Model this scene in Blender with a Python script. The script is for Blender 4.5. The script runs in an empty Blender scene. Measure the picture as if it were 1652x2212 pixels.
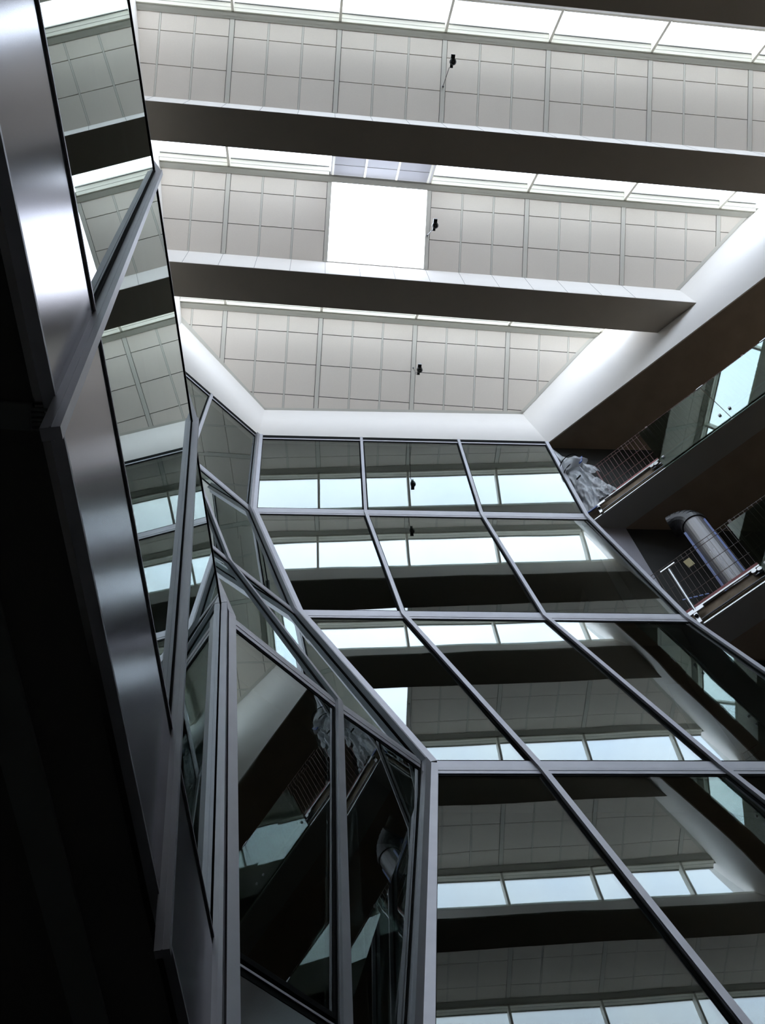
import bpy, bmesh, math, random
from mathutils import Vector, Matrix, noise
random.seed(7)
# ------------------------------------------------------------------ camera, sky, exposure
EYE = 1.6
F = 2209.04
CM = [[0.99482899, 0.05914509, 0.08256593],
      [-0.08858955, 0.902898, 0.42062703],
      [-0.04967059, -0.42576644, 0.90346874]]     # columns: camera right, camera down, camera forward
SKY = 3.6
sc = bpy.context.scene
cam_data = bpy.data.cameras.new('camera')
cam = bpy.data.objects.new('camera', cam_data)
sc.collection.objects.link(cam)
sc.camera = cam
cam_data.sensor_fit = 'VERTICAL'
cam_data.sensor_height = 36.0
cam_data.lens = 36.0 * F / 2212.0
cam_data.clip_start = 0.05
cam_data.clip_end = 300
R = Matrix(((CM[0][0], -CM[0][1], -CM[0][2]), (CM[1][0], -CM[1][1], -CM[1][2]), (CM[2][0], -CM[2][1], -CM[2][2])))
cam.matrix_world = Matrix.Translation((0, 0, EYE)) @ R.to_4x4()

sc.view_settings.view_transform = 'Standard'
sc.view_settings.look = 'None'
sc.view_settings.exposure = 1.3
sc.view_settings.gamma = 1.0
sc.view_settings.use_curve_mapping = False
sc.cycles.max_bounces = 14
sc.cycles.diffuse_bounces = 6
sc.cycles.glossy_bounces = 6
sc.cycles.transparent_max_bounces = 24

w = bpy.data.worlds.new('overcast_sky')
sc.world = w
w.use_nodes = True
nt = w.node_tree
nt.nodes.clear()
out = nt.nodes.new('ShaderNodeOutputWorld')
bg = nt.nodes.new('ShaderNodeBackground')
tc = nt.nodes.new('ShaderNodeTexCoord')
no = nt.nodes.new('ShaderNodeTexNoise')
no.inputs['Scale'].default_value = 4.0
no.inputs['Detail'].default_value = 5
rp = nt.nodes.new('ShaderNodeValToRGB')
rp.color_ramp.elements[0].position = 0.35
rp.color_ramp.elements[0].color = (0.66, 0.77, 1.0, 1)
rp.color_ramp.elements[1].position = 0.65
rp.color_ramp.elements[1].color = (0.88, 0.93, 1.0, 1)
nt.links.new(tc.outputs['Generated'], no.inputs['Vector'])
nt.links.new(no.outputs['Fac'], rp.inputs['Fac'])
nt.links.new(rp.outputs['Color'], bg.inputs['Color'])
bg.inputs['Strength'].default_value = SKY
nt.links.new(bg.outputs[0], out.inputs['Surface'])

# ------------------------------------------------------------------ materials
def mat(name, col, rough=0.6, metal=0.0, spec=0.5, grain=0.0, gscale=40.0, bump=0.0, col2=None):
    m = bpy.data.materials.new(name)
    m.use_nodes = True
    t = m.node_tree
    b = t.nodes['Principled BSDF']
    b.inputs['Base Color'].default_value = (*col, 1)
    b.inputs['Roughness'].default_value = rough
    b.inputs['Metallic'].default_value = metal
    b.inputs['Specular IOR Level'].default_value = spec
    if grain > 0 or bump > 0:
        c = t.nodes.new('ShaderNodeTexCoord')
        n = t.nodes.new('ShaderNodeTexNoise')
        n.inputs['Scale'].default_value = gscale
        n.inputs['Detail'].default_value = 4
        t.links.new(c.outputs['Object'], n.inputs['Vector'])
        if grain > 0:
            r = t.nodes.new('ShaderNodeValToRGB')
            c2 = col2 if col2 else tuple(min(1, v * (1 + grain)) for v in col)
            r.color_ramp.elements[0].color = (*[v * (1 - grain) for v in col], 1)
            r.color_ramp.elements[1].color = (*c2, 1)
            r.color_ramp.elements[0].position = 0.3
            r.color_ramp.elements[1].position = 0.7
            t.links.new(n.outputs['Fac'], r.inputs['Fac'])
            t.links.new(r.outputs['Color'], b.inputs['Base Color'])
        if bump > 0:
            u = t.nodes.new('ShaderNodeBump')
            u.inputs['Strength'].default_value = bump
            u.inputs['Distance'].default_value = 0.01
            t.links.new(n.outputs['Fac'], u.inputs['Height'])
            t.links.new(u.outputs['Normal'], b.inputs['Normal'])
    return m

def glass_mat(name, tint, r0, wave=0.0, refl=(1, 1, 1), scale=0.5):
    """thin architectural glass: clear/tinted see-through plus a mirror share that grows towards grazing view"""
    m = bpy.data.materials.new(name)
    m.use_nodes = True
    t = m.node_tree
    t.nodes.clear()
    o = t.nodes.new('ShaderNodeOutputMaterial')
    mix = t.nodes.new('ShaderNodeMixShader')
    tr = t.nodes.new('ShaderNodeBsdfTransparent')
    tr.inputs['Color'].default_value = (*tint, 1)
    gl = t.nodes.new('ShaderNodeBsdfGlossy')
    gl.inputs['Roughness'].default_value = 0.0
    gl.inputs['Color'].default_value = (*refl, 1)
    g = t.nodes.new('ShaderNodeNewGeometry')
    d = t.nodes.new('ShaderNodeVectorMath'); d.operation = 'DOT_PRODUCT'
    t.links.new(g.outputs['Normal'], d.inputs[0]); t.links.new(g.outputs['Incoming'], d.inputs[1])
    a = t.nodes.new('ShaderNodeMath'); a.operation = 'ABSOLUTE'
    t.links.new(d.outputs['Value'], a.inputs[0])
    s = t.nodes.new('ShaderNodeMath'); s.operation = 'SUBTRACT'; s.inputs[0].default_value = 1
    t.links.new(a.outputs[0], s.inputs[1])
    p = t.nodes.new('ShaderNodeMath'); p.operation = 'POWER'; p.inputs[1].default_value = 5
    t.links.new(s.outputs[0], p.inputs[0])
    q = t.nodes.new('ShaderNodeMath'); q.operation = 'MULTIPLY_ADD'
    q.inputs[1].default_value = 1 - r0; q.inputs[2].default_value = r0
    t.links.new(p.outputs[0], q.inputs[0])
    t.links.new(q.outputs[0], mix.inputs['Fac'])
    t.links.new(tr.outputs[0], mix.inputs[1]); t.links.new(gl.outputs[0], mix.inputs[2])
    t.links.new(mix.outputs[0], o.inputs['Surface'])
    if wave > 0:
        c = t.nodes.new('ShaderNodeTexCoord')
        n = t.nodes.new('ShaderNodeTexNoise')
        n.inputs['Scale'].default_value = scale
        n.inputs['Detail'].default_value = 0.5
        u = t.nodes.new('ShaderNodeBump')
        u.inputs['Strength'].default_value = 1.0
        u.inputs['Distance'].default_value = wave
        t.links.new(c.outputs['Object'], n.inputs['Vector'])
        t.links.new(n.outputs['Fac'], u.inputs['Height'])
        t.links.new(u.outputs['Normal'], gl.inputs['Normal'])
    return m

M = {
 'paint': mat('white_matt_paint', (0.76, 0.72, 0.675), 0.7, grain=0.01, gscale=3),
 'tile': mat('white_acoustic_tile', (0.83, 0.765, 0.695), 0.85, grain=0.02, gscale=60, bump=0.05),
 'tile_back': mat('tile_joint_shadow_gap', (0.16, 0.16, 0.15), 0.9),
 'rib': mat('off_white_ceiling_rib', (0.70, 0.68, 0.62), 0.6),
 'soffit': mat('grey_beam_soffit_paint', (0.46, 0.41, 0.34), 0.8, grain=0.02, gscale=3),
 'cream': mat('cream_window_frame', (0.93, 0.90, 0.80), 0.5),
 'rail': mat('cream_ridge_rail_shaded', (0.42, 0.41, 0.36), 0.6),  # greyed to stand in for the shade on the moulding undersides
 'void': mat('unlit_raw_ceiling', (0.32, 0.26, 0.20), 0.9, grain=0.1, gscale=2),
 'strip': mat('slab_edge_lining', (0.36, 0.36, 0.34), 0.75, grain=0.02, gscale=2),
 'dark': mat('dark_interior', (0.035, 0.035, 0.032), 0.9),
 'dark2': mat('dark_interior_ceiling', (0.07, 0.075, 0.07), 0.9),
 'black': mat('black_rubber_gasket', (0.008, 0.009, 0.009), 0.9, spec=0.05),
 'alu': mat('grey_coated_aluminium', (0.26, 0.258, 0.275), 0.45, metal=1.0, grain=0.05, gscale=5),
 'bright': mat('polished_aluminium', (0.42, 0.42, 0.42), 0.3, metal=1.0),
 'metal': mat('brushed_metal_cladding', (0.18, 0.172, 0.172), 0.18, metal=1.0, grain=0.03, gscale=2),
 'closure': mat('violet_grey_lining_board', (0.42, 0.41, 0.46), 0.7),
 'floor': mat('dark_stone_floor', (0.30, 0.29, 0.27), 0.6, grain=0.2, gscale=1.5),
 'conc': mat('raw_concrete_edge', (0.30, 0.23, 0.16), 0.9, grain=0.3, gscale=6),
 'red': mat('red_painted_board', (0.28, 0.03, 0.028), 0.6),
 'rust': mat('rusty_red_wire', (0.13, 0.035, 0.03), 0.6),
 'wire': mat('brown_wire', (0.07, 0.042, 0.03), 0.6),
 'blue': mat('blue_protective_film', (0.02, 0.09, 0.42), 0.4),
 'grey_tube': mat('silver_grey_duct', (0.22, 0.21, 0.21), 0.35, metal=0.3),
 'yellow': mat('yellow_tag', (0.65, 0.55, 0.28), 0.7),
 'device': mat('black_device_housing', (0.03, 0.03, 0.03), 0.4),
 'cord': mat('dark_cord', (0.10, 0.09, 0.08), 0.6),
 'white': mat('white_panel', (0.80, 0.80, 0.84), 0.6),
 'glass': glass_mat('facade_glass', (0.42, 0.46, 0.44), 0.045, wave=0.0, refl=(0.86, 0.93, 0.91)),
 'glassw': glass_mat('facade_glass_with_roller_wave', (0.42, 0.46, 0.44), 0.045, wave=0.004, refl=(0.84, 0.90, 0.89), scale=0.55),
 'bal': glass_mat('balustrade_glass', (0.34, 0.40, 0.37), 0.09, refl=(0.86, 1.0, 0.95)),
 'rooflight': glass_mat('roof_glass', (0.96, 0.98, 0.98), 0.03),
 'film': glass_mat('clear_polythene', (0.72, 0.75, 0.77), 0.12, wave=0.05, scale=9),
}
M['metal'].node_tree.nodes['Principled BSDF'].inputs['Specular Tint'].default_value = (0.66, 0.65, 0.67, 1)
def film_mat():
    m = bpy.data.materials.new('crumpled_polythene')
    m.use_nodes = True
    t = m.node_tree; b = t.nodes['Principled BSDF']
    b.inputs['Base Color'].default_value = (0.80, 0.84, 0.88, 1)
    b.inputs['Roughness'].default_value = 0.22
    b.inputs['Alpha'].default_value = 0.5
    b.inputs['Specular IOR Level'].default_value = 0.9
    c = t.nodes.new('ShaderNodeTexCoord'); n = t.nodes.new('ShaderNodeTexNoise')
    n.inputs['Scale'].default_value = 5; n.inputs['Detail'].default_value = 6
    u = t.nodes.new('ShaderNodeBump'); u.inputs['Strength'].default_value = 0.9; u.inputs['Distance'].default_value = 0.06
    t.links.new(c.outputs['Object'], n.inputs['Vector']); t.links.new(n.outputs['Fac'], u.inputs['Height'])
    t.links.new(u.outputs['Normal'], b.inputs['Normal'])
    return m
M['poly'] = film_mat()

# ------------------------------------------------------------------ building helpers
ORG = {}          # world origin of every object, so children can be placed
def V(p): return Vector((p[0], p[1], p[2] + EYE))

class MB:
    """collects faces (camera-eye coordinates, lifted by EYE) and becomes ONE mesh object"""
    def __init__(s): s.v = []; s.f = []
    def add(s, vs, fs):
        k = len(s.v); s.v += [V(p) for p in vs]; s.f += [[i + k for i in f] for f in fs]; return s
    def hexa(s, a, b):            # two matching loops a, b of n points -> closed prism
        n = len(a)
        return s.add(list(a) + list(b), [list(range(n))[::-1], [n + i for i in range(n)]] + [[i, (i + 1) % n, n + (i + 1) % n, n + i] for i in range(n)])
    def box(s, x0, x1, y0, y1, z0, z1):
        return s.hexa([(x0, y0, z0), (x1, y0, z0), (x1, y1, z0), (x0, y1, z0)], [(x0, y0, z1), (x1, y0, z1), (x1, y1, z1), (x0, y1, z1)])
    def ext(s, poly, d):          # extrude polygon by vector d
        d = Vector(d); return s.hexa([Vector(p) for p in poly], [Vector(p) + d for p in poly])
    def bar(s, P, Q, wv, dv, o=(0, 0, 0)):   # bar along P->Q, section spanned by +-wv/2 and 0..dv
        P, Q, wv, dv, o = map(Vector, (P, Q, wv, dv, o))
        c = [-wv / 2, wv / 2, wv / 2 + dv, -wv / 2 + dv]
        return s.hexa([P + o + k for k in c], [Q + o + k for k in c])
    def tube(s, P, Q, r, n=10, r2=None):
        P, Q = Vector(P), Vector(Q); r2 = r if r2 is None else r2
        a = (Q - P).normalized(); u = a.orthogonal().normalized(); t = a.cross(u)
        A = [P + (u * math.cos(2 * math.pi * i / n) + t * math.sin(2 * math.pi * i / n)) * r for i in range(n)]
        B = [Q + (u * math.cos(2 * math.pi * i / n) + t * math.sin(2 * math.pi * i / n)) * r2 for i in range(n)]
        return s.hexa(A, B)
    def build(s, name, m, parent=None, smooth=False):
        me = bpy.data.meshes.new(name)
        if parent is None:
            xs = [p.x for p in s.v]; ys = [p.y for p in s.v]; zs = [p.z for p in s.v]
            org = Vector(((min(xs) + max(xs)) / 2, (min(ys) + max(ys)) / 2, min(zs)))
            loc = org
        else:
            org = ORG[parent.name]; loc = Vector((0, 0, 0))
        me.from_pydata([tuple(p - org) for p in s.v], [], s.f)
        bm = bmesh.new(); bm.from_mesh(me); bmesh.ops.recalc_face_normals(bm, faces=bm.faces); bm.to_mesh(me); bm.free()
        if smooth:
            for p in me.polygons: p.use_smooth = True
        me.materials.append(M[m] if isinstance(m, str) else m)
        o = bpy.data.objects.new(name, me); sc.collection.objects.link(o)
        o.location = loc
        if parent is not None: o.parent = parent
        ORG[o.name] = org
        return o

def tag(o, label, cat, group=None, kind=None):
    o['label'] = label; o['category'] = cat
    if group: o['group'] = group
    if kind: o['kind'] = kind
    return o
def thing(name, at, label, cat, group=None, kind=None):
    o = bpy.data.objects.new(name, None); sc.collection.objects.link(o)
    o.empty_display_size = 0.1; o.location = V(at); ORG[o.name] = V(at)
    return tag(o, label, cat, group, kind)

def clip(poly, n, off):           # keep n.p <= off (plan clipping, points carry x,y,(z))
    res = []
    for i in range(len(poly)):
        a, b = Vector(poly[i]), Vector(poly[(i + 1) % len(poly)])
        da = n[0] * a.x + n[1] * a.y - off; db = n[0] * b.x + n[1] * b.y - off
        if da <= 0: res.append(a)
        if (da < 0 < db) or (db < 0 < da): res.append(a + (b - a) * (da / (da - db)))
    return res

def isect(n1, o1, n2, o2):
    d = n1[0] * n2[1] - n1[1] * n2[0]
    return ((o1 * n2[1] - o2 * n1[1]) / d, (n1[0] * o2 - n2[0] * o1) / d)

# ------------------------------------------------------------------ plan of the atrium (eye coordinates)
PHI = math.radians(-2.629); PSI = math.radians(134.81); AL = math.radians(40.2); AN = math.radians(81.4)
nF = (-math.sin(PHI), math.cos(PHI)); tF = (math.cos(PHI), math.sin(PHI))      # front facade
nW = (math.sin(PSI), -math.cos(PSI)); tW = (-math.cos(PSI), -math.sin(PSI))    # right wall: tW runs right / towards camera
nL = (-math.sin(AL), math.cos(AL)); tL = (math.cos(AL), math.sin(AL))          # angled facade on the left
nN = (-math.sin(AN), math.cos(AN)); tN = (math.cos(AN), math.sin(AN))          # near left facade
H = [22.03, 17.72, 12.79, 8.02, 3.57]
oF = [8.491, 8.352, 7.664, 6.552, 5.055]
oL = [7.18, 6.98, 5.83, 4.08, 3.27]
oN = [4.15, 3.20, 2.40, 1.349, 0.8896]
WOFF = 9.85
YB = -8.0
XR = 14.0
def onF(x, k): return (x, (oF[k] - nF[0] * x) / nF[1])
def onN(y, k): return ((oN[k] - nN[1] * y) / nN[0], y)
def onW(s, off=WOFF):             # s metres along the right wall from the front corner
    c = isect(nF, 8.491, nW, WOFF)
    return (c[0] + tW[0] * s + nW[0] * (off - WOFF), c[1] + tW[1] * s + nW[1] * (off - WOFF))

NL = [isect(nN, oN[k], nL, oL[k]) for k in range(3)] + [(-0.62, 4.83), (-0.27, 4.05)]
LMn = [(-2.09, 7.63), (-2.07, 7.39), (-0.93, 6.86), (0.48, 5.77), (0.38, 4.60)]
LC = [onF(-0.99, 0), onF(-0.87, 1), onF(0.07, 2), onF(1.43, 3), onF(0.80, 4)]
F1 = [onF(1.36, 0), onF(1.30, 1), onF(1.62, 2), onF(2.55, 3), onF(2.83, 4)]
F2 = [onF(3.61, 0), onF(3.54, 1), onF(3.70, 2), onF(4.40, 3), onF(4.66, 4)]
FR = [onF(5.67, 0), onF(5.60, 1), onF(5.83, 2), onF(6.27, 3), onF(6.50, 4)]
M2 = [onN(3.4, 0), onN(3.35, 1), onN(3.25, 2), (-0.90, 3.03), (-0.47, 2.76)]
M1 = [onN(1.4, 0), onN(1.35, 1), onN(1.25, 2), (-1.20, 1.08), (-0.755, 0.975)]
M0 = [onN(-0.9, k) for k in range(5)]
Ma = [onN(-3.0, k) for k in range(5)]
Mb = [onN(-5.3, k) for k in range(5)]
Mc = [onN(-8.0, k) for k in range(5)]
for cl in (M1, M2):
    for k in (3, 4): cl[k] = onN(cl[k][1], k)

# ------------------------------------------------------------------ the shell: floor, outer walls, roof edges
MB().box(-9, 22, -12, 18, -1.9, -1.6).build('floor', 'floor')
tag(bpy.data.objects['floor'], 'dark stone floor far below the atrium roof', 'floor', kind='structure')
# upstands round the rooflights (white)
ut = 27.0
def wall(name, a, b, n, z0, z1, th, m, label, lean=0.0):
    a, b = Vector((*a, 0)), Vector((*b, 0)); nn = Vector((*n, 0)); e = (b - a).normalized() * .18
    a -= e; b += e
    q = MB().hexa([a + Vector((0, 0, z0)), b + Vector((0, 0, z0)), b + nn * th + Vector((0, 0, z0)), a + nn * th + Vector((0, 0, z0))],
                  [a + nn * lean + Vector((0, 0, z1)), b + nn * lean + Vector((0, 0, z1)), b + nn * (th + lean) + Vector((0, 0, z1)), a + nn * (th + lean) + Vector((0, 0, z1))])
    o = q.build(name, m); tag(o, label, 'wall', kind='structure'); return o
cF = isect(nF, oF[0], nW, WOFF)
wall('wall_front', LC[0], cF, nF, 22.14, ut, 0.2, 'paint', 'white upstand wall above the straight glass facade, under the tiled ceiling', 0.31)
wall('wall_corner', NL[0], LC[0], nL, 22.14, ut, 0.2, 'paint', 'white upstand wall above the slanted left glass facade', 0.20)
wall('wall_left', Mc[0], NL[0], nN, 22.15, ut, 0.2, 'paint', 'white upstand wall at the left ends of the roof beams')
eR = isect(nW, WOFF, (1, 0), XR)
wall('wall_right', cF, eR, nW, 22.03, ut, 0.03, 'paint', 'bright white upstand wall running diagonally to the right above the balconies')
MB().box(XR, XR + .2, YB, eR[1], -1.6, ut).build('wall_east', 'paint'); tag(bpy.data.objects['wall_east'], 'white end wall of the atrium far to the right', 'wall', kind='structure')
MB().box(-5.5, XR, YB - .2, YB, -1.6, ut).build('wall_back', 'soffit'); tag(bpy.data.objects['wall_back'], 'grey wall closing the atrium behind the viewer', 'wall', kind='structure')

# ------------------------------------------------------------------ sawtooth roof
foot = [(nW, WOFF - .001), ((1, 0), XR - .001), (nN, oN[0] - .001), (nL, oL[0] + .16), (nF, oF[0] + .25), ((0, -1), -YB - .001)]
def fclip(poly):
    for n, o in foot:
        poly = clip(poly, n, o)
        if len(poly) < 3: return []
    return poly
YT0, PER, RUN, ZT, ZB, ZS = -0.14, 3.307, 1.80, 25.58, 24.50, 23.22
slope = (ZB - ZT) / RUN
def zt(y, j): return ZT + (y - (YT0 + PER * j)) * slope
SL = math.hypot(RUN, ZT - ZB)
nT = Vector((0, (ZT - ZB) / SL, RUN / SL))      # upward normal of the tiled slope
def tpoly(x0, x1, s0, s1, j):                   # s: metres down the slope from the ridge
    y0 = YT0 + PER * j + s0 * RUN / SL; y1 = YT0 + PER * j + s1 * RUN / SL
    p = fclip([(x0, y0, 0), (x1, y0, 0), (x1, y1, 0), (x0, y1, 0)])
    return [Vector((q.x, q.y, zt(q.y, j))) for q in p]
X0 = -2.1
ORD = {-3: 'ninth', }
bayname = {2: 'the far bay by the facade', 1: 'the middle bay with the square opening', 0: 'the near bay overhead', -1: 'the bay behind the viewer', -2: 'the rearmost bay'}
words = ['leftmost', 'second from the left', 'third from the left', 'fourth from the left', 'fifth from the left', 'sixth from the left', 'seventh from the left', 'eighth from the left', 'ninth from the left']
wi = 0
trim_no = 1
for j in (2, 1, 0, -1, -2):
    yT = YT0 + PER * j
    full = SL if j < 2 else 2.75
    rows = [(0.035, 0.535), (0.555, 1.335), (1.355, SL)] if j < 2 else [(0.035, 0.535), (0.555, 1.335), (1.355, 2.135), (2.155, 2.75)]
    idx = 0
    for k in range(-1, 7):
        xa, xb = X0 + 2.4 * k, X0 + 2.4 * (k + 1)
        opening = (j == 1 and k == 1)
        if not opening:
            q = MB(); body = MB(); got = False
            pts = tpoly(xa + .05, xb - .05, 0.03, full, j)
            if len(pts) >= 3:
                body.ext([p + nT * .03 for p in pts], nT * .05)
                cw = (2.4 - .1 - .0) / 3
                for c in range(3):
                    u0 = xa + .05 + cw * c + (.024 if c else .012); u1 = xa + .05 + cw * (c + 1) - (.024 if c < 2 else .012)
                    for (s0, s1) in rows:
                        pp = tpoly(u0, u1, s0, s1, j)
                        if len(pp) >= 3: q.ext(pp, nT * .028); got = True
            if got:
                lab = 'white acoustic tile panel, %s in %s' % (words[idx], bayname[j]); idx += 1
                t = thing('ceiling_panel', (xa + 1.2, yT + .9, zt(yT + .9, j)), lab, 'ceiling panel', 'acoustic tile panels between the roof ribs')
                q.build('tile', 'tile', t); body.build('backing_board', 'tile_back', t)
                sr = MB()
                for c in (1, 2):
                    u = xa + .05 + cw * c
                    pp = tpoly(u - .019, u + .019, 0.03, full, j)
                    if len(pp) >= 3: sr.ext([p - nT * .002 for p in pp], nT * .03)
                if sr.v: sr.build('narrow_batten', 'rib', t)
    for wn, wo, wl in ((nW, WOFF, 'right diagonal wall'), (nL, oL[0] + .115, 'left diagonal wall'), (nF, oF[0] + .165, 'straight front wall')):
        pp = tpoly(-8, 20, 0.05, full, j)
        pp = clip(pp, (-wn[0], -wn[1]), -(wo - .075)) if len(pp) >= 3 else []
        if len(pp) >= 3:
            o = MB().ext([p - nT * .014 for p in pp], nT * .06).build('trim_%d' % trim_no, 'rib'); trim_no += 1
            tag(o, 'off-white edge batten along the %s in %s' % (wl, bayname[j]), 'batten', 'edge battens of the tiled slopes', 'structure')
    # main rib on the left side of each module
    idr = 0
    for k in range(-1, 8):
        xr = X0 + 2.4 * k
        pp = tpoly(xr - .05, xr + .05, 0.0, full, j)
        if len(pp) >= 3:
            o = MB().ext([p - nT * .012 for p in pp], nT * .1).build('ceiling_rib', 'rib')
            tag(o, 'off-white roof rib, %s in %s' % (words[idr], bayname[j]), 'rib', 'ribs between the acoustic tile panels'); idr += 1
    # ridge rail
    q = MB()
    for (a, b, z0, z1) in ((-.02, .045, -.09, .1), (-.14, -.02, -.05, .1), (.045, .10, -.085, .0)):
        p = fclip([(-8, yT + a, 0), (20, yT + a, 0), (20, yT + b, 0), (-8, yT + b, 0)])
        if len(p) >= 3: q.hexa([(v.x, v.y, ZT + z0) for v in p], [(v.x, v.y, ZT + z1) for v in p])
    o = q.build('ridge_rail', 'rail'); tag(o, 'cream ridge rail above the tiles in %s' % bayname[j], 'rail', 'ridge rails of the rooflights')
    # glazing down from the ridge to the beam behind
    G0, G1 = Vector((0, yT - .02, ZT - .02)), Vector((0, yT - .74, ZB - .06))
    gl = (G1 - G0).length; gd = (G1 - G0) / gl
    gn = Vector((0, gd.z, -gd.y)); gn = gn if gn.z > 0 else -gn      # outward
    def gpoly(x0, x1, s0, s1):
        p = fclip([(x0, (G0 + gd * s0).y, 0), (x1, (G0 + gd * s0).y, 0), (x1, (G0 + gd * s1).y, 0), (x0, (G0 + gd * s1).y, 0)])
        return [Vector((v.x, v.y, G0.z + (v.y - G0.y) * gd.z / gd.y)) for v in p]
    idw = 0
    for k in range(-1, 7):
        xa, xb = X0 + 2.4 * k, X0 + 2.4 * (k + 1)
        if j == 1 and k == 1:
            t = thing('roof_panel', (xa + 1.2, yT - .4, 25), 'pale solid panel in the rooflight strip above the bright square opening', 'panel')
            for c in range(3):
                pp = gpoly(xa + .06 + c * .76, xa + .78 + c * .76 + .02, .14, gl)
                MB().ext(pp, gn * .04).build('lining_board', 'white', t)
            MB().ext(gpoly(xa, xb, .1, gl), gn * .1).build('backing', 'white', t)
            q = MB()
            for c in range(4): q.ext([p - gn * .02 for p in gpoly(xa + .03 + c * .76, xa + .08 + c * .76, .12, gl)], gn * .03)
            q.build('batten', 'cream', t)
            q = MB(); q.ext([p - gn * .004 for p in gpoly(xa + .08, xb - .08, .62, .635)], gn * .006); q.build('joint', 'tile_back', t)
            continue
        if len(gpoly(xa, xb, 0, gl)) < 3: continue
        wi += 1
        t = thing('window_%d' % wi, (xa + 1.2, yT - .4, 25), 'sloping rooflight pane, %s in %s' % (words[idw], bayname[j]), 'window', 'rooflight panes between the beams', 'structure'); idw += 1
        q = MB()
        for (u0, u1, s0, s1) in ((xa + .03, xb - .03, .03, .085), (xa + .03, xb - .03, gl - .10, gl)):
            pp = gpoly(u0, u1, s0, s1)
            if len(pp) >= 3: q.ext(pp, gn * .24)
        q.build('frame', 'cream', t)
        pp = gpoly(xa + .02, xb - .02, .06, gl)
        if len(pp) >= 3: MB().ext([p + gn * .21 for p in pp], gn * .012).build('glass_pane', 'rooflight', t)
        pp = gpoly(xa + .035, xb - .035, .085, .10)
        if len(pp) >= 3: MB().ext([p + gn * .185 for p in pp], gn * .02).build('seal', 'tile_back', t)
        pp = gpoly(xa - .03, xa + .03, .02, gl)
        if len(pp) >= 3: MB().ext([p + gn * .02 for p in pp], gn * .23).build('glazing_bar', 'cream', t)

# dropped beams
for j in (1, 0, -1, -2):
    ya, yb = YT0 + PER * j + RUN, YT0 + PER * j + RUN + .78
    p = fclip([(-8, ya, 0), (20, ya, 0), (20, yb, 0), (-8, yb, 0)])
    where = {1: 'far one, ending on the white wall at the right', 0: 'middle one, next to the square opening', -1: 'near one, cut by the top right corner of the view', -2: 'one behind the viewer'}[j]
    t = thing('ceiling_beam', ((p[0].x + p[1].x) / 2, (ya + yb) / 2, ZS), 'deep boxed roof beam with dark underside, ' + where, 'beam', 'dropped beams between the rooflights')
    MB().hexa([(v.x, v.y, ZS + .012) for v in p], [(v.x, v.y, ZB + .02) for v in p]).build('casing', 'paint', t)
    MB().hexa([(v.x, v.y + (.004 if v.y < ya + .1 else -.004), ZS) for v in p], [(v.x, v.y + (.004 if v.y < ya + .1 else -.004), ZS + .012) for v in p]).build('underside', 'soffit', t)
    q = MB()
    xs = [v.x for v in p]
    for k in range(-3, 21):
        x = X0 + .8 * k
        if min(xs) + .1 < x < max(xs) - 1.2: q.box(x - .004, x + .004, ya - .0015, ya + .002, ZS + .03, ZB)
    q.build('panel_joint', 'tile_back', t)
    if j == 1 or True:
        q = MB()
        q.hexa([(v.x, v.y, ZB + .02) for v in fclip([(-8, ya - .02, 0), (20, ya - .02, 0), (20, ya + .0, 0), (-8, ya, 0)])], [(v.x, v.y, ZB + .05) for v in fclip([(-8, ya - .02, 0), (20, ya - .02, 0), (20, ya + .0, 0), (-8, ya, 0)])])
        q.build('top_bead', 'rib', t)
# roof over the beams so that no sky leaks beside the glass
ya = YT0 - 3 * PER + RUN

# hanging devices
for j, nm in ((2, 'far'), (1, 'middle'), (0, 'near')):
    yT = YT0 + PER * j
    A = Vector((2.70, yT + 1.06, zt(yT + 1.06, j))); D = Vector((2.64, yT + .50, 22.95))
    t = thing('hanging_sensor', D, 'small black round sensor hanging on a thin cord in the %s bay of the roof' % nm, 'sensor', 'sensors hung from the roof ribs')
    MB().tube(A, D + Vector((-.06, .12, .05)), .008, 6).build('cord', 'cord', t)
    MB().tube(A + Vector((0, 0, .02)), A - Vector((0, 0, .05)), .022, 8).build('fixing', 'alu', t)
    hq = MB(); hq.tube(D + Vector((0, 0, .07)), D - Vector((0, 0, .02)), .068, 20); hq.tube(D - Vector((0, 0, .02)), D - Vector((0, 0, .05)), .068, 20, .045)
    hs = hq.build('housing', 'device', t)
    MB().tube(D - Vector((0, 0, .05)), D - Vector((0, 0, .056)), .022, 14).build('lens', 'tile_back', hs)
    MB().box(D.x - .05, D.x + .03, D.y - .14, D.y - .06, D.z - .02, D.z + .05).build('bracket', 'device', t)
    MB().box(D.x - .05, D.x + .01, D.y + .05, D.y + .12, D.z - .01, D.z + .05).build('terminal_box', 'device', t)

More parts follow.
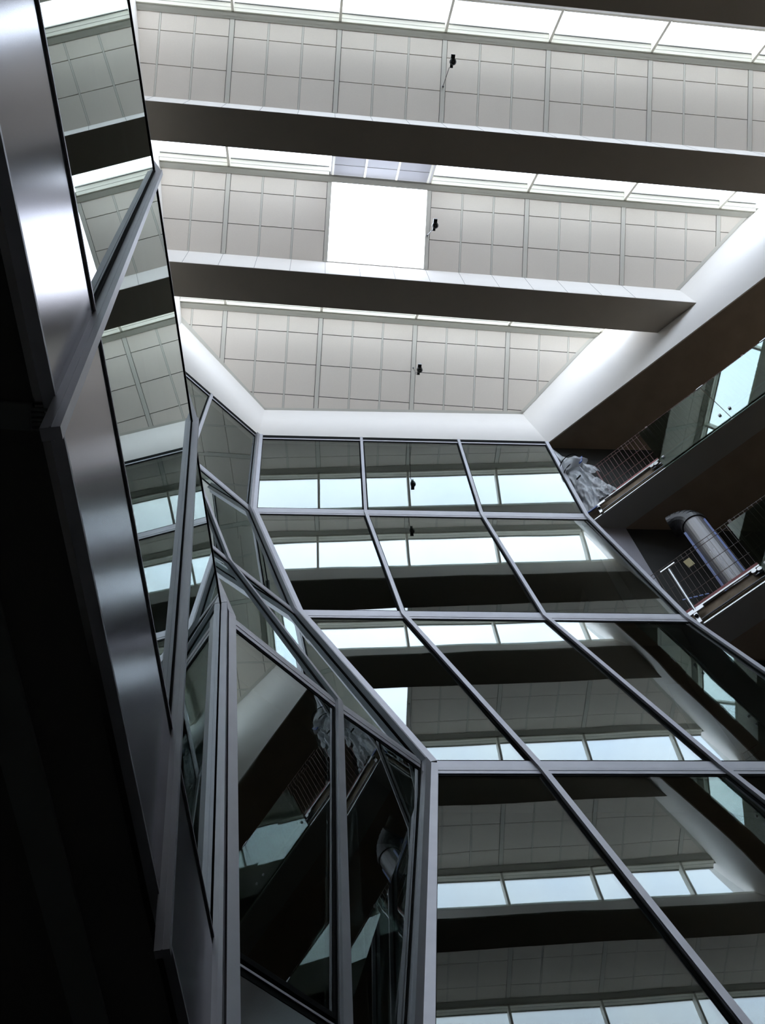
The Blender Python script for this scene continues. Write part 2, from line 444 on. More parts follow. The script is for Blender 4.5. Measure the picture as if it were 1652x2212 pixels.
# ------------------------------------------------------------------ faceted glass facades
def P3(c, k): return Vector((c[k][0], c[k][1], H[k]))
FL = {'F': ('front facade', [LC, F1, F2, FR]), 'L': ('slanted left facade', [NL, LMn, LC]), 'N': ('near left facade', [Mc, Mb, Ma, M0, M1, M2, NL])}
bandname = ['top storey', 'second storey', 'third storey', 'lowest storey']
TH = [.165, .17, .165, .165, .10]       # half heights of the transoms, measured along the glass
NT = {3: .035}
colname = {'F': ['left', 'middle', 'right'], 'L': ['left', 'right'], 'N': ['rearmost', 'fifth from the corner', 'fourth from the corner', 'third from the corner', 'second from the corner', 'corner']}
def face_n(a, b, c):
    n = (b - a).cross(c - a).normalized()
    if n.dot(Vector((0, 3, 10)) - a) < 0 and False: n = -n
    return n
for key, (fname, cols) in FL.items():
    for k in range(4):
        for c in range(len(cols) - 1):
            A, B, C_, D_ = P3(cols[c], k), P3(cols[c + 1], k), P3(cols[c + 1], k + 1), P3(cols[c], k + 1)
            n = (B - A).cross(D_ - A).normalized()
            inw = Vector((2, 0, 10)) - A
            if n.dot(inw) < 0: n = -n                      # n points into the atrium
            ht = TH[k] if not (key == 'N' and k == 3) else .012
            hb = TH[k + 1] if not (key == 'N' and k == 3) else .03
            def uv(a, b, t, n=n): return a + (b - a) * t
            eL = (D_ - A).normalized(); eR_ = (C_ - B).normalized(); tt = (B - A).normalized(); tb = (C_ - D_).normalized()
            cut = .03
            a = A + eL * ht / abs(eL.dot((D_ - A).normalized())) + tt * cut; b = B + eR_ * ht - tt * cut
            cc = C_ - eR_ * hb - tb * cut; d = D_ - eL * hb + tb * cut
            wi += 1
            t = thing('window_%d' % wi, (A + B + C_ + D_) / 4, '%s glass pane of the %s, %s' % (colname[key][c], fname, bandname[k]), 'window', 'glass panes of the %s' % fname, 'structure')
            MB().ext([a - n * .004, b - n * .004, cc - n * .004, d - n * .004], -n * .02).build('glass_pane', 'glassw' if key == 'F' else 'glass', t)
            g = MB(); gw = .03 if key != 'N' else .006
            ins = [a, b, cc, d]; ctr = (a + b + cc + d) / 4
            for i in range(4):
                p, q2 = ins[i], ins[(i + 1) % 4]
                e = (q2 - p).normalized(); iv = n.cross(e)
                if iv.dot(ctr - p) < 0: iv = -iv
                g.hexa([p - n * .03 - iv * .012, q2 - n * .03 - iv * .012, q2 + iv * gw - n * .03, p + iv * gw - n * .03], [p + n * .001 - iv * .012, q2 + n * .001 - iv * .012, q2 + iv * gw + n * .001, p + iv * gw + n * .001])
            g.build('gasket', 'black', t)
    # transoms, one per bay and level
    for k in range(5):
        for c in range(len(cols) - 1):
            A, B = P3(cols[c], k), P3(cols[c + 1], k)
            e = (B - A).normalized()
            q = MB(); dk = MB()
            for (kk, sgn) in ((k - 1, 1), (k, -1)):
                if kk < 0 or kk > 3 or (key == 'N' and k == 3 and sgn == 1): continue
                o1, o2 = P3(cols[c], kk), P3(cols[c], kk + 1)
                up = (o1 - o2).normalized(); n = e.cross(up).normalized()
                if n.dot(Vector((2, 0, 10)) - A) < 0: n = -n
                u = n.cross(e).normalized(); u = u if u.z > 0 else -u
                hh = TH[k] if not (key == 'N' and k >= 3) else .05
                if k in (1, 2, 3) and not (key == 'N' and k == 3):
                    q.hexa([A, B, B + u * sgn * (hh - .012), A + u * sgn * (hh - .012)], [A + n * .010, B + n * .010, B + u * sgn * (hh - .012) + n * .010, A + u * sgn * (hh - .012) + n * .010])
                    q.hexa([A + u * sgn * .0, B, B + u * sgn * .075, A + u * sgn * .075], [A + n * .014, B + n * .014, B + u * sgn * .075 + n * .014, A + u * sgn * .075 + n * .014])
                elif k == 0:
                    q.hexa([A - u * .09, B - u * .09, B - u * .155, A - u * .155], [A - u * .09 + n * .014, B - u * .09 + n * .014, B - u * .155 + n * .014, A - u * .155 + n * .014])
                    dk.hexa([A + u * .11, B + u * .11, B - u * .09, A - u * .09], [A + u * .11 + n * .006, B + u * .11 + n * .006, B - u * .09 + n * .006, A - u * .09 + n * .006])
                elif sgn == -1:   # head of the lowest band seen from right below
                    q.hexa([A + u * .004, B + u * .004, B + u * .02, A + u * .02], [A + u * .004 + n * .004, B + u * .004 + n * .004, B + u * .02 + n * .004, A + u * .02 + n * .004])
                    dk.hexa([A + u * -.014, B + u * -.014, B + u * -.002, A + u * -.002], [A + u * -.014 + n * .004, B + u * -.014 + n * .004, B + u * -.002 + n * .004, A + u * -.002 + n * .004])
                else:
                    q.hexa([A + u * .012, B + u * .012, B + u * .03, A + u * .03], [A + u * .012 + n * .012, B + u * .012 + n * .012, B + u * .03 + n * .012, A + u * .03 + n * .012])
                    dk.hexa([A + u * .012, B + u * .012, B + u * -.035, A + u * -.035], [A + u * .012 + n * .004, B + u * .012 + n * .004, B + u * -.035 + n * .004, A + u * -.035 + n * .004])
            lv = ['head', 'upper', 'middle', 'lower', 'foot'][k]
            t = thing('facade_transom', (A + B) / 2, 'grey transom at the %s of the %s, %s bay' % (lv, fname, colname[key][c]) if k in (0, 4) else 'grey transom, %s joint of the %s, %s bay' % (lv, fname, colname[key][c]), 'transom', 'transoms of the %s' % fname)
            q.build('cap', 'alu', t)
            if dk.v: dk.build('shadow_gap', 'black', t)

# mullions
def mullion(col, k, n_hint, label, wd=.06, dp=.05, ext_top=0.0, ext_bot=0.0, base=.0, grp='facade mullions', side=0.0, m='alu', plate=True):
    A, B = P3(col, k), P3(col, k + 1)
    e = (B - A).normalized()
    A = A - e * ext_top; B = B + e * ext_bot
    n = Vector((*n_hint, 0)); n = (n - e * n.dot(e)).normalized()
    wv = e.cross(n).normalized()
    t = thing('facade_mullion', B, label, 'mullion', grp)
    MB().bar(A, B, wv * wd, n * dp, n * base + wv * side).build('cap', m, t)
    if plate: MB().bar(A, B, wv * (wd + .016), n * (.03), n * (base - .022) + wv * side).build('pressure_plate', 'black', t)
    q = MB()
    MB().bar(A, B, wv * (wd + .004), n * .006, n * (base + dp * .45) + wv * side).build('edge_bead', m, t)
    return t
inF = (-nF[0], -nF[1]); inL = (-nL[0], -nL[1]); inN = (-nN[0], -nN[1])
for nm, col in (('left', F1), ('right', F2)):
    for k in range(4): mullion(col, k, inF, 'thin grey mullion, %s of the two across the front facade, %s' % (nm, bandname[k]))
for k in range(4): mullion(FR, k, inF, 'grey end mullion where the front facade meets the balconies, %s' % bandname[k], wd=.075)
for k in range(4): mullion(LMn, k, inL, 'grey mullion crossing the slanted left facade, %s' % bandname[k], wd=.07, ext_bot=1.9 if k == 3 else 0)
for k in range(4):
    mullion(LC, k, inF, 'corner mullion on the front facade side of the fold, %s' % bandname[k], wd=.075, dp=.07, side=-.06, ext_bot=1.9 if k == 3 else 0)
    mullion(LC, k, inL, 'corner mullion on the slanted facade side of the fold, %s' % bandname[k], wd=.075, dp=.07, side=.06, ext_bot=1.9 if k == 3 else 0)
    mullion(NL, k, inL, 'corner mullion on the slanted side of the near fold, %s' % bandname[k], wd=.085, dp=.05, side=-.075, ext_bot=1.9 if k == 3 else 0)
    mullion(NL, k, inN, 'corner mullion on the near side of the near fold, %s' % bandname[k], wd=.075, dp=.05, side=.06, plate=False, ext_bot=1.9 if k == 3 else 0)
for nm, col in (('at the left edge of view', M1), ('nearest the slanted corner', M2), ('behind the viewer', M0), ('far behind the viewer', Ma)):
    for k in range(4):
        mullion(col, k, inN, 'projecting grey fin on the near left facade, %s, %s' % (nm, bandname[k]), wd=.034, dp=.05, plate=False, ext_top=.10 if k == 3 else 0, ext_bot=1.22 if k == 3 else 0)

# cladding below the lowest glass
def below(col, z):      # continue the lowest facet downwards
    a, b = P3(col, 3), P3(col, 4); t = (z - a.z) / (b.z - a.z); return a + (b - a) * t
ZE = 2.62
for key, (fname, cols) in FL.items():
    for c in range(len(cols) - 1):
        A, B = below(cols[c], H[4] - .045), below(cols[c + 1], H[4] - .045)
        C_, D_ = below(cols[c + 1], ZE), below(cols[c], ZE)
        if key != 'N': C_, D_ = below(cols[c + 1], 1.6), below(cols[c], 1.6)
        n = (B - A).cross(D_ - A).normalized()
        if n.dot(Vector((2, 0, 10)) - A) < 0: n = -n
        t = thing('cladding_panel', (C_ + D_) / 2, 'brushed metal cladding below the %s, %s bay' % (fname, colname[key][c]), 'cladding panel', 'brushed cladding panels below the facade glass')
        MB().ext([A + n * .005, B + n * .005, C_ + n * .005, D_ + n * .005], -n * .06).build('sheet', 'metal', t)
        if key == 'N':
            q = MB(); z2 = Vector((0, 0, -.012))
            q.ext([D_ + n * .006, C_ + n * .006, C_ - n * .03, D_ - n * .03], z2)
            q.build('folded_edge', 'alu', t)
            MB().ext([A + n * .002, B + n * .002, B + n * .002 + (C_ - B).normalized() * -.035, A + n * .002 + (D_ - A).normalized() * -.035], -n * .05).build('reveal', 'black', t)
# interior behind the glass: floor slabs and a dark back wall
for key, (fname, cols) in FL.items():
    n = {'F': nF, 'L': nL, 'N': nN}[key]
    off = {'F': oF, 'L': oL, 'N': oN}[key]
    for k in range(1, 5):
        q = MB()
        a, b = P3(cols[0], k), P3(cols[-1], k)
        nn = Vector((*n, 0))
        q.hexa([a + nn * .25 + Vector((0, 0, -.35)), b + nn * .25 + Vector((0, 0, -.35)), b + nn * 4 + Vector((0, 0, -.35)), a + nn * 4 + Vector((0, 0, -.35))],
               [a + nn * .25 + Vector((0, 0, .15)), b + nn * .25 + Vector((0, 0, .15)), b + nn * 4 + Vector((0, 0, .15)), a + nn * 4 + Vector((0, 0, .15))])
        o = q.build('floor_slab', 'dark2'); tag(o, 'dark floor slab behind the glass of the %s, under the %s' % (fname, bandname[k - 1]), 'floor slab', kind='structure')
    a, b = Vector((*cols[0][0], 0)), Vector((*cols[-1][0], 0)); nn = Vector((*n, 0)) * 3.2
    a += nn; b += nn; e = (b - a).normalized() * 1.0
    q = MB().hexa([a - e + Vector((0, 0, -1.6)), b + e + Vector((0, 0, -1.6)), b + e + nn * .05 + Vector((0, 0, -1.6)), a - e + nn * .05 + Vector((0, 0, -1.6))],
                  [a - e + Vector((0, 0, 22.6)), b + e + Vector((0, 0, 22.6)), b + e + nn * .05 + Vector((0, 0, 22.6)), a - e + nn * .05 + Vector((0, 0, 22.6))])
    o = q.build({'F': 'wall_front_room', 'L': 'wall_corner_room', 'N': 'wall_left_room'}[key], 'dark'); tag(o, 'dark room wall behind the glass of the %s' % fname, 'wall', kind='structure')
# room ceiling widened, and unseen outer walls added, to block sky leaks
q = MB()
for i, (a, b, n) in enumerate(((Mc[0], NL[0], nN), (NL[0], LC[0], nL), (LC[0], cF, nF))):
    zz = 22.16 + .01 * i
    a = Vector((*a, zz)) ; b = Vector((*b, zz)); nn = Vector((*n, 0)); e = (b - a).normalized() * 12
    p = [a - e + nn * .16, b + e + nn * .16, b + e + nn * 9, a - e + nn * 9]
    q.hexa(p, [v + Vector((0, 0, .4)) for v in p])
o = q.build('ceiling_rooms', 'dark2'); tag(o, 'dark ceiling over the rooms behind the glass facades, widened against sky leaks', 'ceiling', kind='structure')
q = MB()
for (x0, x1, y0, y1) in ((-12, -11.7, -9, 19), (-12, 21, 19, 19.3), (20.7, 21, -9, 19), (-12, 21, -9.3, -9)): q.box(x0, x1, y0, y1, -1.6, 22.5)
o = q.build('wall_leak_block', 'dark'); tag(o, 'dark unseen outer walls added around the atrium to block sky leaks', 'wall', kind='structure')

# ground storey below the near facade
a, b, c, d = below(Mc, ZE - .0), below(NL, ZE - .0), None, None
nn = Vector((*nN, 0))
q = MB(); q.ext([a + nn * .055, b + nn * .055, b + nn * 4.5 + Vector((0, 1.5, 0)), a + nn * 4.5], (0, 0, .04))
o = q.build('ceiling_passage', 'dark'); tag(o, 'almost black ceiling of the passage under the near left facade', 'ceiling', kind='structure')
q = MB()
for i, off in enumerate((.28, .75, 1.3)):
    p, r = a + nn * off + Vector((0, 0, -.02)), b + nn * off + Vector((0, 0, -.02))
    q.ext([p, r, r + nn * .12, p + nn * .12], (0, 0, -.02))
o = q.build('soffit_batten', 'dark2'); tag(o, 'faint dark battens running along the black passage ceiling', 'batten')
# small vent frame beside the foot of the fin
t = thing('air_vent', (-.72, .99, ZE - .03), 'faint dark slotted air vent in the black ceiling at the left edge', 'vent')
q = MB()
for i in range(5): q.box(-.712, -.672, .965 + i * .014, .971 + i * .014, ZE - .034, ZE - .024)
q.build('slat', 'dark2', t)
MB().box(-.716, -.712, .955, 1.03, ZE - .034, ZE - .018).build('frame', 'dark2', t)
MB().box(-.80, -.718, .955, 1.03, ZE - .030, ZE - .018).build('cover', 'dark2', t)
t0 = below(Mc, -1.6) + nn * 4.5; t1 = below(NL, -1.6) + nn * 4.5 + Vector((0, 3, 0))
t0.z = t1.z = -1.6
o = MB().hexa([t0, t1, t1 + nn * .2, t0 + nn * .2], [t0 + Vector((0, 0, 4.5)), t1 + Vector((0, 0, 4.5)), t1 + nn * .2 + Vector((0, 0, 4.5)), t0 + nn * .2 + Vector((0, 0, 4.5))]).build('wall_passage', 'dark')
tag(o, 'black back wall of the passage on the left', 'wall', kind='structure')
# ground storey under the other two facades
for nm, (p, r, n) in {'wall_corner_ground': (below(NL, 1.6), below(LC, 1.6), nL), 'wall_front_ground': (below(LC, 1.6), below(FR, 1.6), nF)}.items():
    n = Vector((*n, 0)); p = p.copy(); r = r.copy()
    o = MB().hexa([p + n * .1 + Vector((0, 0, -3.2)), r + n * .1 + Vector((0, 0, -3.2)), r + n * .3 + Vector((0, 0, -3.2)), p + n * .3 + Vector((0, 0, -3.2))], [p + n * .1, r + n * .1, r + n * .3, p + n * .3]).build(nm, 'dark')
    tag(o, 'dark ground storey wall below the %s' % ('slanted facade' if 'corner' in nm else 'front facade'), 'wall', kind='structure')

# ------------------------------------------------------------------ balconies on the right
LEN = 11.4
def W3(s, off, z): p = onW(s, off); return Vector((p[0], p[1], z))
BW = 8.61
def wp(off):       # start of a strip at the wall on the front facade line
    c = isect(nF, BW, nW, off); return Vector((c[0], c[1], 0))
DEEP = 15.5
def strip(q, o0, o1, z0, z1):
    a, d = wp(o0), wp(o1)
    b = Vector((*onW(LEN, o0), 0)); c = Vector((*onW(LEN, o1), 0))
    q.hexa([p + Vector((0, 0, z0)) for p in (a, b, c, d)], [p + Vector((0, 0, z1)) for p in (a, b, c, d)])
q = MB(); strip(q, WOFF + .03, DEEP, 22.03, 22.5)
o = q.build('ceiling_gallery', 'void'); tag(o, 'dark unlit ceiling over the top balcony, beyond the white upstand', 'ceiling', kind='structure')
lvl = [('top', 17.74), ('middle', 13.12), ('lower', 8.50), ('lowest', 3.90)]
for nm, z in lvl:
    t = thing('floor_%s_balcony' % nm, W3(3, 11, z), 'long balcony slab of the %s level running diagonally to the right' % nm, 'balcony slab', kind='structure')
    q = MB(); strip(q, WOFF + .02, 10.4, z, z + .03); q.build('edge_lining', 'strip', t)
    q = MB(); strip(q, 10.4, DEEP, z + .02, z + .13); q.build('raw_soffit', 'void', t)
    q = MB(); strip(q, WOFF + .03, DEEP, z + .14, z + .42); q.build('slab', 'conc', t)
    q = MB(); q.bar(W3(.1, WOFF, z - .005), W3(LEN, WOFF, z - .005), Vector((*nW, 0)) * .02, (0, 0, .03)); 
    q.build('edge_trim', 'bright', t)
    q = MB(); q.bar(W3(.1, WOFF - .005, z + .41), W3(LEN, WOFF - .005, z + .41), Vector((*nW, 0)) * .02, (0, 0, .035))
    q.build('floor_trim', 'bright', t)
    q = MB(); q.tube(W3(.3, WOFF + .0, z + .13), W3(LEN, WOFF + .0, z + .13), .014, 8)
    q.build('fixing_rail', 'alu', t)
# back walls of the galleries
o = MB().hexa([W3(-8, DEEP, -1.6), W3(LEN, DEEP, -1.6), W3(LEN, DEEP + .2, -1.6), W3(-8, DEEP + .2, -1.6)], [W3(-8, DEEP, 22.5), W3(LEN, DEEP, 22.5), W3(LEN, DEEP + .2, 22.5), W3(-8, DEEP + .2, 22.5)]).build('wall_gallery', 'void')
tag(o, 'dark rear wall deep behind the balconies', 'wall', kind='structure')
a, b = onF(5.72, 0), (5.72 + 9 * tF[0], onF(5.72, 0)[1] + 9 * tF[1])
a = Vector((a[0] + nF[0] * (BW - oF[0]), a[1] + nF[1] * (BW - oF[0]), 0)); b = Vector((b[0] + nF[0] * (BW - oF[0]), b[1] + nF[1] * (BW - oF[0]), 0)); n3 = Vector((*nF, 0)) * .2
o = MB().hexa([a + Vector((0, 0, -1.6)), b + Vector((0, 0, -1.6)), b + n3 + Vector((0, 0, -1.6)), a + n3 + Vector((0, 0, -1.6))], [a + Vector((0, 0, 22.5)), b + Vector((0, 0, 22.5)), b + n3 + Vector((0, 0, 22.5)), a + n3 + Vector((0, 0, 22.5))]).build('wall_gallery_end', 'dark')
tag(o, 'dark end wall of the balconies in line with the front facade', 'wall', kind='structure')
# lining boards closing the gap beside the leaning facade
for k, xe, zt_, zb, nm in ((1, 6.41, 17.74, 13.6, 'under the top balcony'), (2, 7.1, 13.12, 9.0, 'under the middle balcony'), (3, 7.4, 8.5, 4.4, 'under the lower balcony')):
    n3 = Vector((*nF, 0))
    def pt(x, z): p = onF(x, 0); return Vector((p[0], p[1], z)) + n3 * (BW - .03 - oF[0])
    t = MB().ext([pt(5.6, zt_), pt(xe, zt_), pt(xe, zb), pt(5.6, zb)], n3 * .02).build('lining_board', 'closure')
    tag(t, 'violet grey lining board beside the leaning glass edge, ' + nm, 'lining board')
    # cheek closing the wedge between the leaning glass edge and the board
    A, B = P3(FR, k), P3(FR, k + 1)
    t = MB().hexa([A, B, Vector((B.x + .1, pt(B.x, 0).y, B.z)), Vector((A.x + .1, pt(A.x, 0).y, A.z))], [A + Vector((.015, 0, 0)), B + Vector((.015, 0, 0)), Vector((B.x + .115, pt(B.x, 0).y, B.z)), Vector((A.x + .115, pt(A.x, 0).y, A.z))]).build('cheek_panel', 'closure')
    tag(t, 'grey cheek panel closing the side of the leaning facade, ' + nm, 'panel')

# glass balustrades: panels hang over the slab edge
bolt_names = {}
gaps = {'top': 1.72, 'middle': 2.0, 'lower': 1.72, 'lowest': .3}
starts = {'top': 1.75, 'middle': 1.95, 'lower': 1.75, 'lowest': .3}
# s of the first glass edge on each level, from the photo
for nm, z in lvl:
    s0 = {'top': 1.76, 'middle': 1.98, 'lower': 1.98, 'lowest': .4}[nm]
    i = 0
    while s0 < LEN - .3:
        s1 = min(s0 + 1.515, LEN)
        t = thing('glass_balustrade', W3((s0 + s1) / 2, WOFF - .05, z), 'greenish glass balustrade pane %s on the %s balcony' % (['beside the unglazed gap', 'second from the unglazed gap', 'third from the unglazed gap', 'fourth from the unglazed gap', 'fifth from the unglazed gap', 'sixth from the unglazed gap', 'seventh from the unglazed gap', 'last along the edge', 'at the very end'][min(i, 8)], nm), 'balustrade', 'glass balustrade panes of the balconies')
        nn = Vector((*nW, 0))
        MB().hexa([W3(s0 + .006, WOFF - .06, z - .0), W3(s1 - .006, WOFF - .06, z - .0), W3(s1 - .006, WOFF - .045, z - .0), W3(s0 + .006, WOFF - .045, z - .0)],
                  [W3(s0 + .006, WOFF - .06, z + 1.75), W3(s1 - .006, WOFF - .06, z + 1.75), W3(s1 - .006, WOFF - .045, z + 1.75), W3(s0 + .006, WOFF - .045, z + 1.75)]).build('pane', 'bal', t)
        for sb in (s0 + .10, s1 - .12):
            for zb in (z + .30,):
                MB().tube(W3(sb, WOFF - .085, zb), W3(sb, WOFF + .1, zb), .028, 14).build('standoff_bolt', 'white', t)
        MB().bar(W3(s1 - .09, WOFF - .052, z + 1.75), W3(s1 + .07 if s1 < LEN else s1, WOFF - .052, z + 1.75), nn * .035, (0, 0, .025)).build('top_clip', 'bright', t)
        s0 = s1; i += 1

# temporary mesh barriers standing behind the balustrade line
def barrier(s0, s1, z, off, m, label, kick=True, kz=.10):
    t = thing('mesh_barrier', W3((s0 + s1) / 2, off, z + .45), label, 'barrier', 'temporary wire mesh barriers along the balconies')
    nn = Vector((*nW, 0)); q = MB(); z0, z1 = z + .5, z + 1.98
    n = int((s1 - s0) / .085)
    for i in range(n + 1):
        s = s0 + (s1 - s0) * i / n; q.bar(W3(s, off, z0), W3(s, off, z1), Vector((*tW, 0)) * .006, nn * .006)
    q.build('upright_wires', m, t)
    q = MB()
    for zz in (z0, z0 + .42, z0 + .84, z1 - .12, z1): q.bar(W3(s0, off + .01, zz), W3(s1, off + .01, zz), (0, 0, .008), nn * .008)
    q.build('cross_wires', m, t)
    q = MB()
    for s in (s0, s1): q.tube(W3(s, off + .02, z + .45), W3(s, off + .02, z1 + .02), .02, 8)
    q.build('end_post', m, t)
    if kick: MB().hexa([W3(s0, off - .03, z + .44), W3(s1, off - .03, z + .44), W3(s1, off - .01, z + .44), W3(s0, off - .01, z + .44)], [W3(s0, off - .03, z + .44 + kz), W3(s1, off - .03, z + .44 + kz), W3(s1, off - .01, z + .44 + kz), W3(s0, off - .01, z + .44 + kz)]).build('kick_board', 'red', t)
    return t
barrier(.62, 1.95, 17.74, WOFF + .035, 'rust', 'rusty red wire mesh barrier in the gap of the top balcony balustrade')
barrier(1.97, 4.3, 17.74, WOFF + .035, 'rust', 'rusty red wire mesh barrier behind the top balcony glass')
barrier(4.32, 6.6, 17.74, WOFF + .035, 'rust', 'rusty red wire mesh barrier further along behind the top balcony glass')
barrier(.30, 2.05, 13.12, WOFF + .035, 'wire', 'brown wire mesh barrier with red kick board in the gap of the middle balcony')
barrier(2.07, 4.3, 13.12, WOFF + .035, 'wire', 'brown wire mesh barrier behind the middle balcony glass')
barrier(.30, 2.05, 8.50, WOFF + .035, 'wire', 'brown wire mesh barrier on the lower balcony')

# temporary T brackets and support post at the open slab edge
def tbracket(s, z, label):
    t = thing('edge_bracket', W3(s, WOFF - .02, z), label, 'bracket', 'temporary edge brackets')
    nn = Vector((*nW, 0)); tt = Vector((*tW, 0))
    MB().bar(W3(s - .17, WOFF - .05, z + .33), W3(s + .17, WOFF - .05, z + .33), (0, 0, .06), nn * .03).build('cross_plate', 'bright', t)
    MB().bar(W3(s, WOFF - .045, z + .03), W3(s, WOFF - .045, z + .33), tt * .06, nn * .02).build('web_plate', 'bright', t)
    MB().tube(W3(s, WOFF - .07, z + .2), W3(s, WOFF, z + .2), .03, 12).build('bolt', 'black', t)
    return t
tbracket(.30, 17.74, 'bright metal T bracket at the left end of the top balcony slab edge')
tbracket(.78, 13.12, 'bright metal T bracket at the left end of the middle balcony slab edge')
t = thing('support_post', W3(.80, WOFF - .02, 13.3), 'thin bright upright post with a small head plate at the middle balcony gap', 'post')
MB().tube(W3(.80, WOFF - .02, 13.4), W3(.80, WOFF - .02, 14.86), .022, 10).build('shaft', 'bright', t)
MB().bar(W3(.66, WOFF - .04, 14.86), W3(.94, WOFF - .04, 14.86), Vector((*nW, 0)) * .03, (0, 0, .03)).build('head_plate', 'bright', t)
for nm, z, s in (('top', 17.74, 1.62), ('middle', 13.12, 1.9)):
    t = thing('end_clamp', W3(s, WOFF, z + .28), 'small bright clamp at the glass edge beside the %s balcony gap' % nm, 'clamp', 'clamps at the glass edges')
    MB().tube(W3(s - .03, WOFF - .05, z + .33), W3(s - .03, WOFF + .05, z + .33), .045, 14).build('ring', 'bright', t)
    MB().tube(W3(s + .06, WOFF - .05, z + .30), W3(s + .06, WOFF + .05, z + .30), .045, 14).build('second_ring', 'bright', t)
    MB().bar(W3(s - .05, WOFF - .02, z + .26), W3(s + .16, WOFF - .02, z + .26), (0, 0, .03), Vector((*nW, 0)) * .03).build('arm', 'alu', t)

# polythene wrapped bundle at the left end of the top balcony
t = thing('wrapped_bundle', W3(.4, WOFF + .05, 18.2), 'tall bundle wrapped in crumpled clear polythene beside the top balcony end', 'bundle')
def blob(path, m, name, parent, seed, nseg=28, amp=.16):
    """closed crumpled sleeve through (point, half width, half depth) stations"""
    q = MB(); rings = []
    for (c, rw, rd) in path:
        ring = []
        for i in range(nseg):
            a = 2 * math.pi * i / nseg
            p = Vector(c) + Vector((*tW, 0)) * math.cos(a) * rw + Vector((*nW, 0)) * math.sin(a) * rd
            k = 1 + amp * noise.noise(Vector((math.cos(a) * 2 + seed, math.sin(a) * 2, c[2] * 2.5)))
            ring.append(Vector(c) + (p - Vector(c)) * k)
        rings.append(ring)
    vs = [p for r in rings for p in r]; fs = []
    for i in range(len(rings) - 1):
        for j in range(nseg): fs.append([i * nseg + j, i * nseg + (j + 1) % nseg, (i + 1) * nseg + (j + 1) % nseg, (i + 1) * nseg + j])
    fs.append(list(range(nseg))[::-1]); fs.append([(len(rings) - 1) * nseg + i for i in range(nseg)])
    q.add(vs, fs); return q.build(name, m, parent, smooth=True)
def stations(pts, n=26):
    res = []
    for i in range(n):
        u = i / (n - 1) * (len(pts) - 1); k = min(int(u), len(pts) - 2); f = u - k
        f = f * f * (3 - 2 * f)
        a, b = pts[k], pts[k + 1]
        res.append((a[0].lerp(b[0], f), a[1] + (b[1] - a[1]) * f, a[2] + (b[2] - a[2]) * f))
    return res
E_ = WOFF + .02
def sheet(outline, z_or, name, parent, seed, m='poly', nu=26, nv=26, amp=.10):
    # crumpled film stretched between a left edge polyline and a right edge polyline of (s, z)
    L_, R_ = outline
    def pl(pts, f):
        u = f * (len(pts) - 1); k = min(int(u), len(pts) - 2); g = u - k
        return (pts[k][0] + (pts[k + 1][0] - pts[k][0]) * g, pts[k][1] + (pts[k + 1][1] - pts[k][1]) * g)
    top = []
    for i in range(nv + 1):
        a, b = pl(L_, i / nv), pl(R_, i / nv)
        row = []
        for k in range(nu + 1):
            f = k / nu; s_ = a[0] + (b[0] - a[0]) * f; z_ = a[1] + (b[1] - a[1]) * f
            d = amp * (noise.noise(Vector((s_ * 6 + seed, z_ * 2.2, seed))) + .5 * noise.noise(Vector((s_ * 15, z_ * 5 + seed, 3)))) - .07 * math.sin(math.pi * f)
            row.append(W3(s_, E_ + z_or + d, z_))
        top.append(row)
    vs = [p for r_ in top for p in r_]; back = [p + Vector((*nW, 0)) * .004 for p in vs]
    q = MB(); n = nu + 1; fs = []
    for i in range(nv):
        for k in range(nu): fs.append([i * n + k, i * n + k + 1, (i + 1) * n + k + 1, (i + 1) * n + k])
    N_ = len(vs)
    fs += [[N_ + v for v in f[::-1]] for f in fs]
    q.add(vs + back, fs); return q.build(name, m, parent)
sheet(([(.02, 18.05), (.01, 18.9), (-.02, 20.0)], [(.36, 18.05), (.40, 19.0), (.34, 20.1)]), -.02, 'sleeve', t, 1.0, amp=.08)
sheet(([(.27, 18.2), (.33, 19.1), (.36, 19.9)], [(.80, 18.2), (.58, 19.1), (.40, 19.9)]), .0, 'hanging_skirt', t, 4.0, amp=.12)
sheet(([(.40, 19.45), (.38, 19.9), (.34, 20.2)], [(.68, 19.42), (.62, 19.85), (.46, 20.1)]), .03, 'loose_fold', t, 6.0, amp=.10)
sheet(([(.0, 20.3), (.0, 21.0), (.01, 21.75)], [(.34, 20.45), (.15, 21.0), (.02, 21.78)]), -.0, 'peak', t, 8.0, amp=.05)
blob(stations([(W3(.16, E_ - .04, 19.95), .20, .12), (W3(.26, E_ - .04, 20.15), .30, .16), (W3(.22, E_ - .04, 20.42), .22, .12), (W3(.16, E_, 20.6), .12, .08)]), 'poly', 'gathered_bunch', t, 9.0, amp=.4)
def ring(zc, sc_, w_, name):
    q = MB(); prev = None
    for i in range(19):
        a = 2 * math.pi * i / 18
        c = W3(sc_ + math.cos(a) * w_, E_ - .04 + math.sin(a) * .15, zc + .10 * math.cos(a + .6))
        if prev is not None: q.tube(prev, c, .010, 6)
        prev = c
    q.build(name, 'black', t)
ring(20.40, .20, .24, 'tie_cord'); ring(19.98, .18, .22, 'lower_tie_cord')
MB().tube(W3(.10, E_ + .12, 18.05), W3(.06, E_ + .12, 20.0), .07, 18).build('cardboard_roll', 'conc', t)
MB().tube(W3(.22, E_ + .12, 18.05), W3(.18, E_ + .12, 19.95), .045, 14).build('pipe', 'closure', t)
MB().tube(W3(.32, E_ + .14, 18.05), W3(.29, E_ + .14, 19.6), .03, 12).build('thin_pipe', 'device', t)
MB().bar(W3(.0, E_ - .12, 18.0), W3(-.01, E_ - .12, 19.98), Vector((*tW, 0)) * .04, Vector((*nW, 0)) * .02).build('tape_strip', 'blue', t)
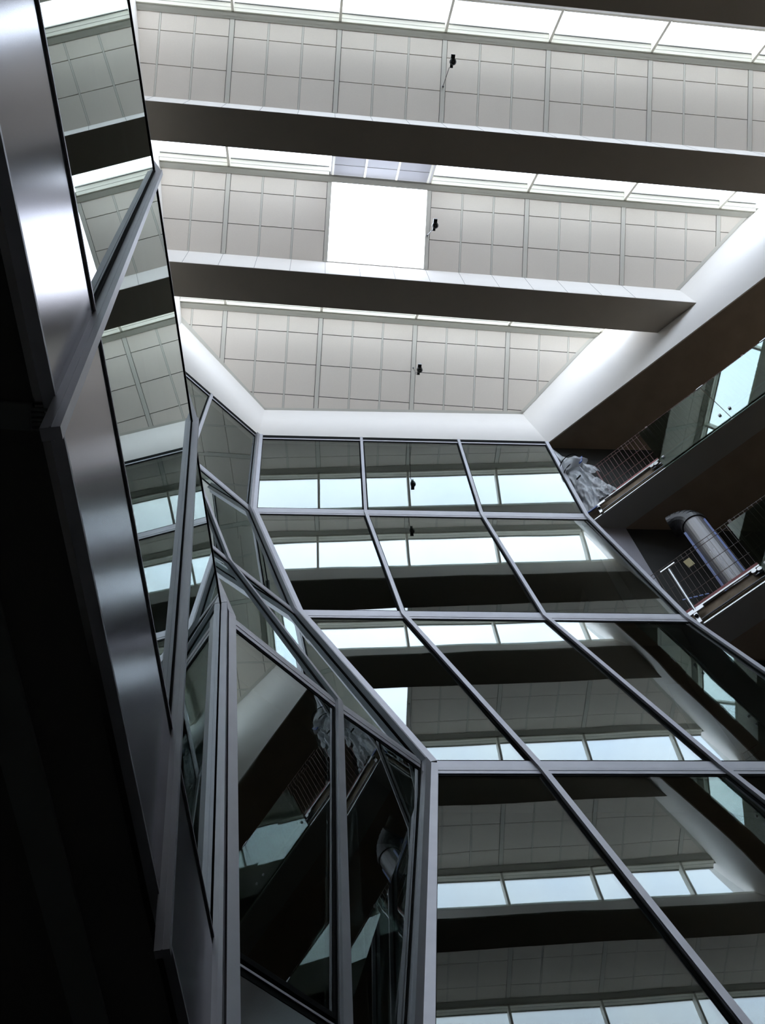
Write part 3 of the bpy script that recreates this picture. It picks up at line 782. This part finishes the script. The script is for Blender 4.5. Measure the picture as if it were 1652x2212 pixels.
MB().bar(W3(.02, E_ - .10, 18.02), W3(.30, E_ - .10, 18.02), (0, 0, .04), Vector((*nW, 0)) * .02).build('foot_tape', 'blue', t)
MB().bar(W3(.44, E_ - .10, 20.02), W3(.50, E_ - .10, 20.22), Vector((*tW, 0)) * .08, Vector((*nW, 0)) * .02).build('blue_wrap', 'blue', t)
MB().bar(W3(.20, E_ - .16, 19.36), W3(.32, E_ - .16, 19.40), (0, 0, .06), Vector((*nW, 0)) * .01).build('printed_mark', 'black', t)

# wrapped duct riser on the middle balcony
dz = 13.12
def duct(s, off, r):
    t = thing('wrapped_duct', W3(s, off, dz + .42), 'upright silver duct wrapped in shiny film behind the middle balcony mesh', 'duct')
    MB().tube(W3(s, off, dz + .42), W3(s, off, dz + 3.3), r, 28).build('pipe', 'grey_tube', t, smooth=False)
    e = MB(); prev = None
    for i in range(7):
        a = math.radians(15 * i)
        c = W3(s - .35 * (1 - math.cos(a)), off, dz + 3.3 + .35 * math.sin(a))
        if prev is not None: e.tube(prev, c, r * 1.02, 24)
        prev = c
    e.build('elbow', 'device', t)
    MB().tube(W3(s, off, dz + 3.22), W3(s, off, dz + 3.32), r + .02, 28).build('joint_ring', 'device', t)
    for ds, lab in ((-1, 'left'), (.95, 'right')):
        MB().bar(W3(s + ds * r * .92, off - r * .5, dz + .42), W3(s + ds * r * .92, off - r * .5, dz + 3.1), Vector((*tW, 0)) * .06, Vector((*nW, 0)) * .03).build('blue_tape', 'blue', t)
    q = MB()
    for k in (-.2, .0, .13): q.bar(W3(s + k * r, off - r * .99, dz + .5), W3(s + k * r, off - r * .99, dz + 2.0), Vector((*tW, 0)) * .012, Vector((*nW, 0)) * .01)
    q.build('film_crease', 'white', t)
duct(1.55, WOFF + .55, .22)
p = W3(1.12, WOFF + .02, 14.85)
o = MB().bar(p, p + Vector((.03, 0, -.2)), Vector((*tW, 0)) * .12, Vector((*nW, 0)) * .01).build('paper_tag', 'yellow'); tag(o, 'small pale yellow tag tied to the brown mesh barrier', 'tag')
q = MB()
for i in range(5): q.bar(W3(.72 + i * .085, WOFF + .02, 13.98 - i * .055), W3(.78 + i * .085, WOFF + .02, 13.94 - i * .055), (0, 0, .03), Vector((*nW, 0)) * .01)
o = q.build('blue_tie', 'blue'); tag(o, 'row of short blue ties across the brown mesh barrier', 'tie')
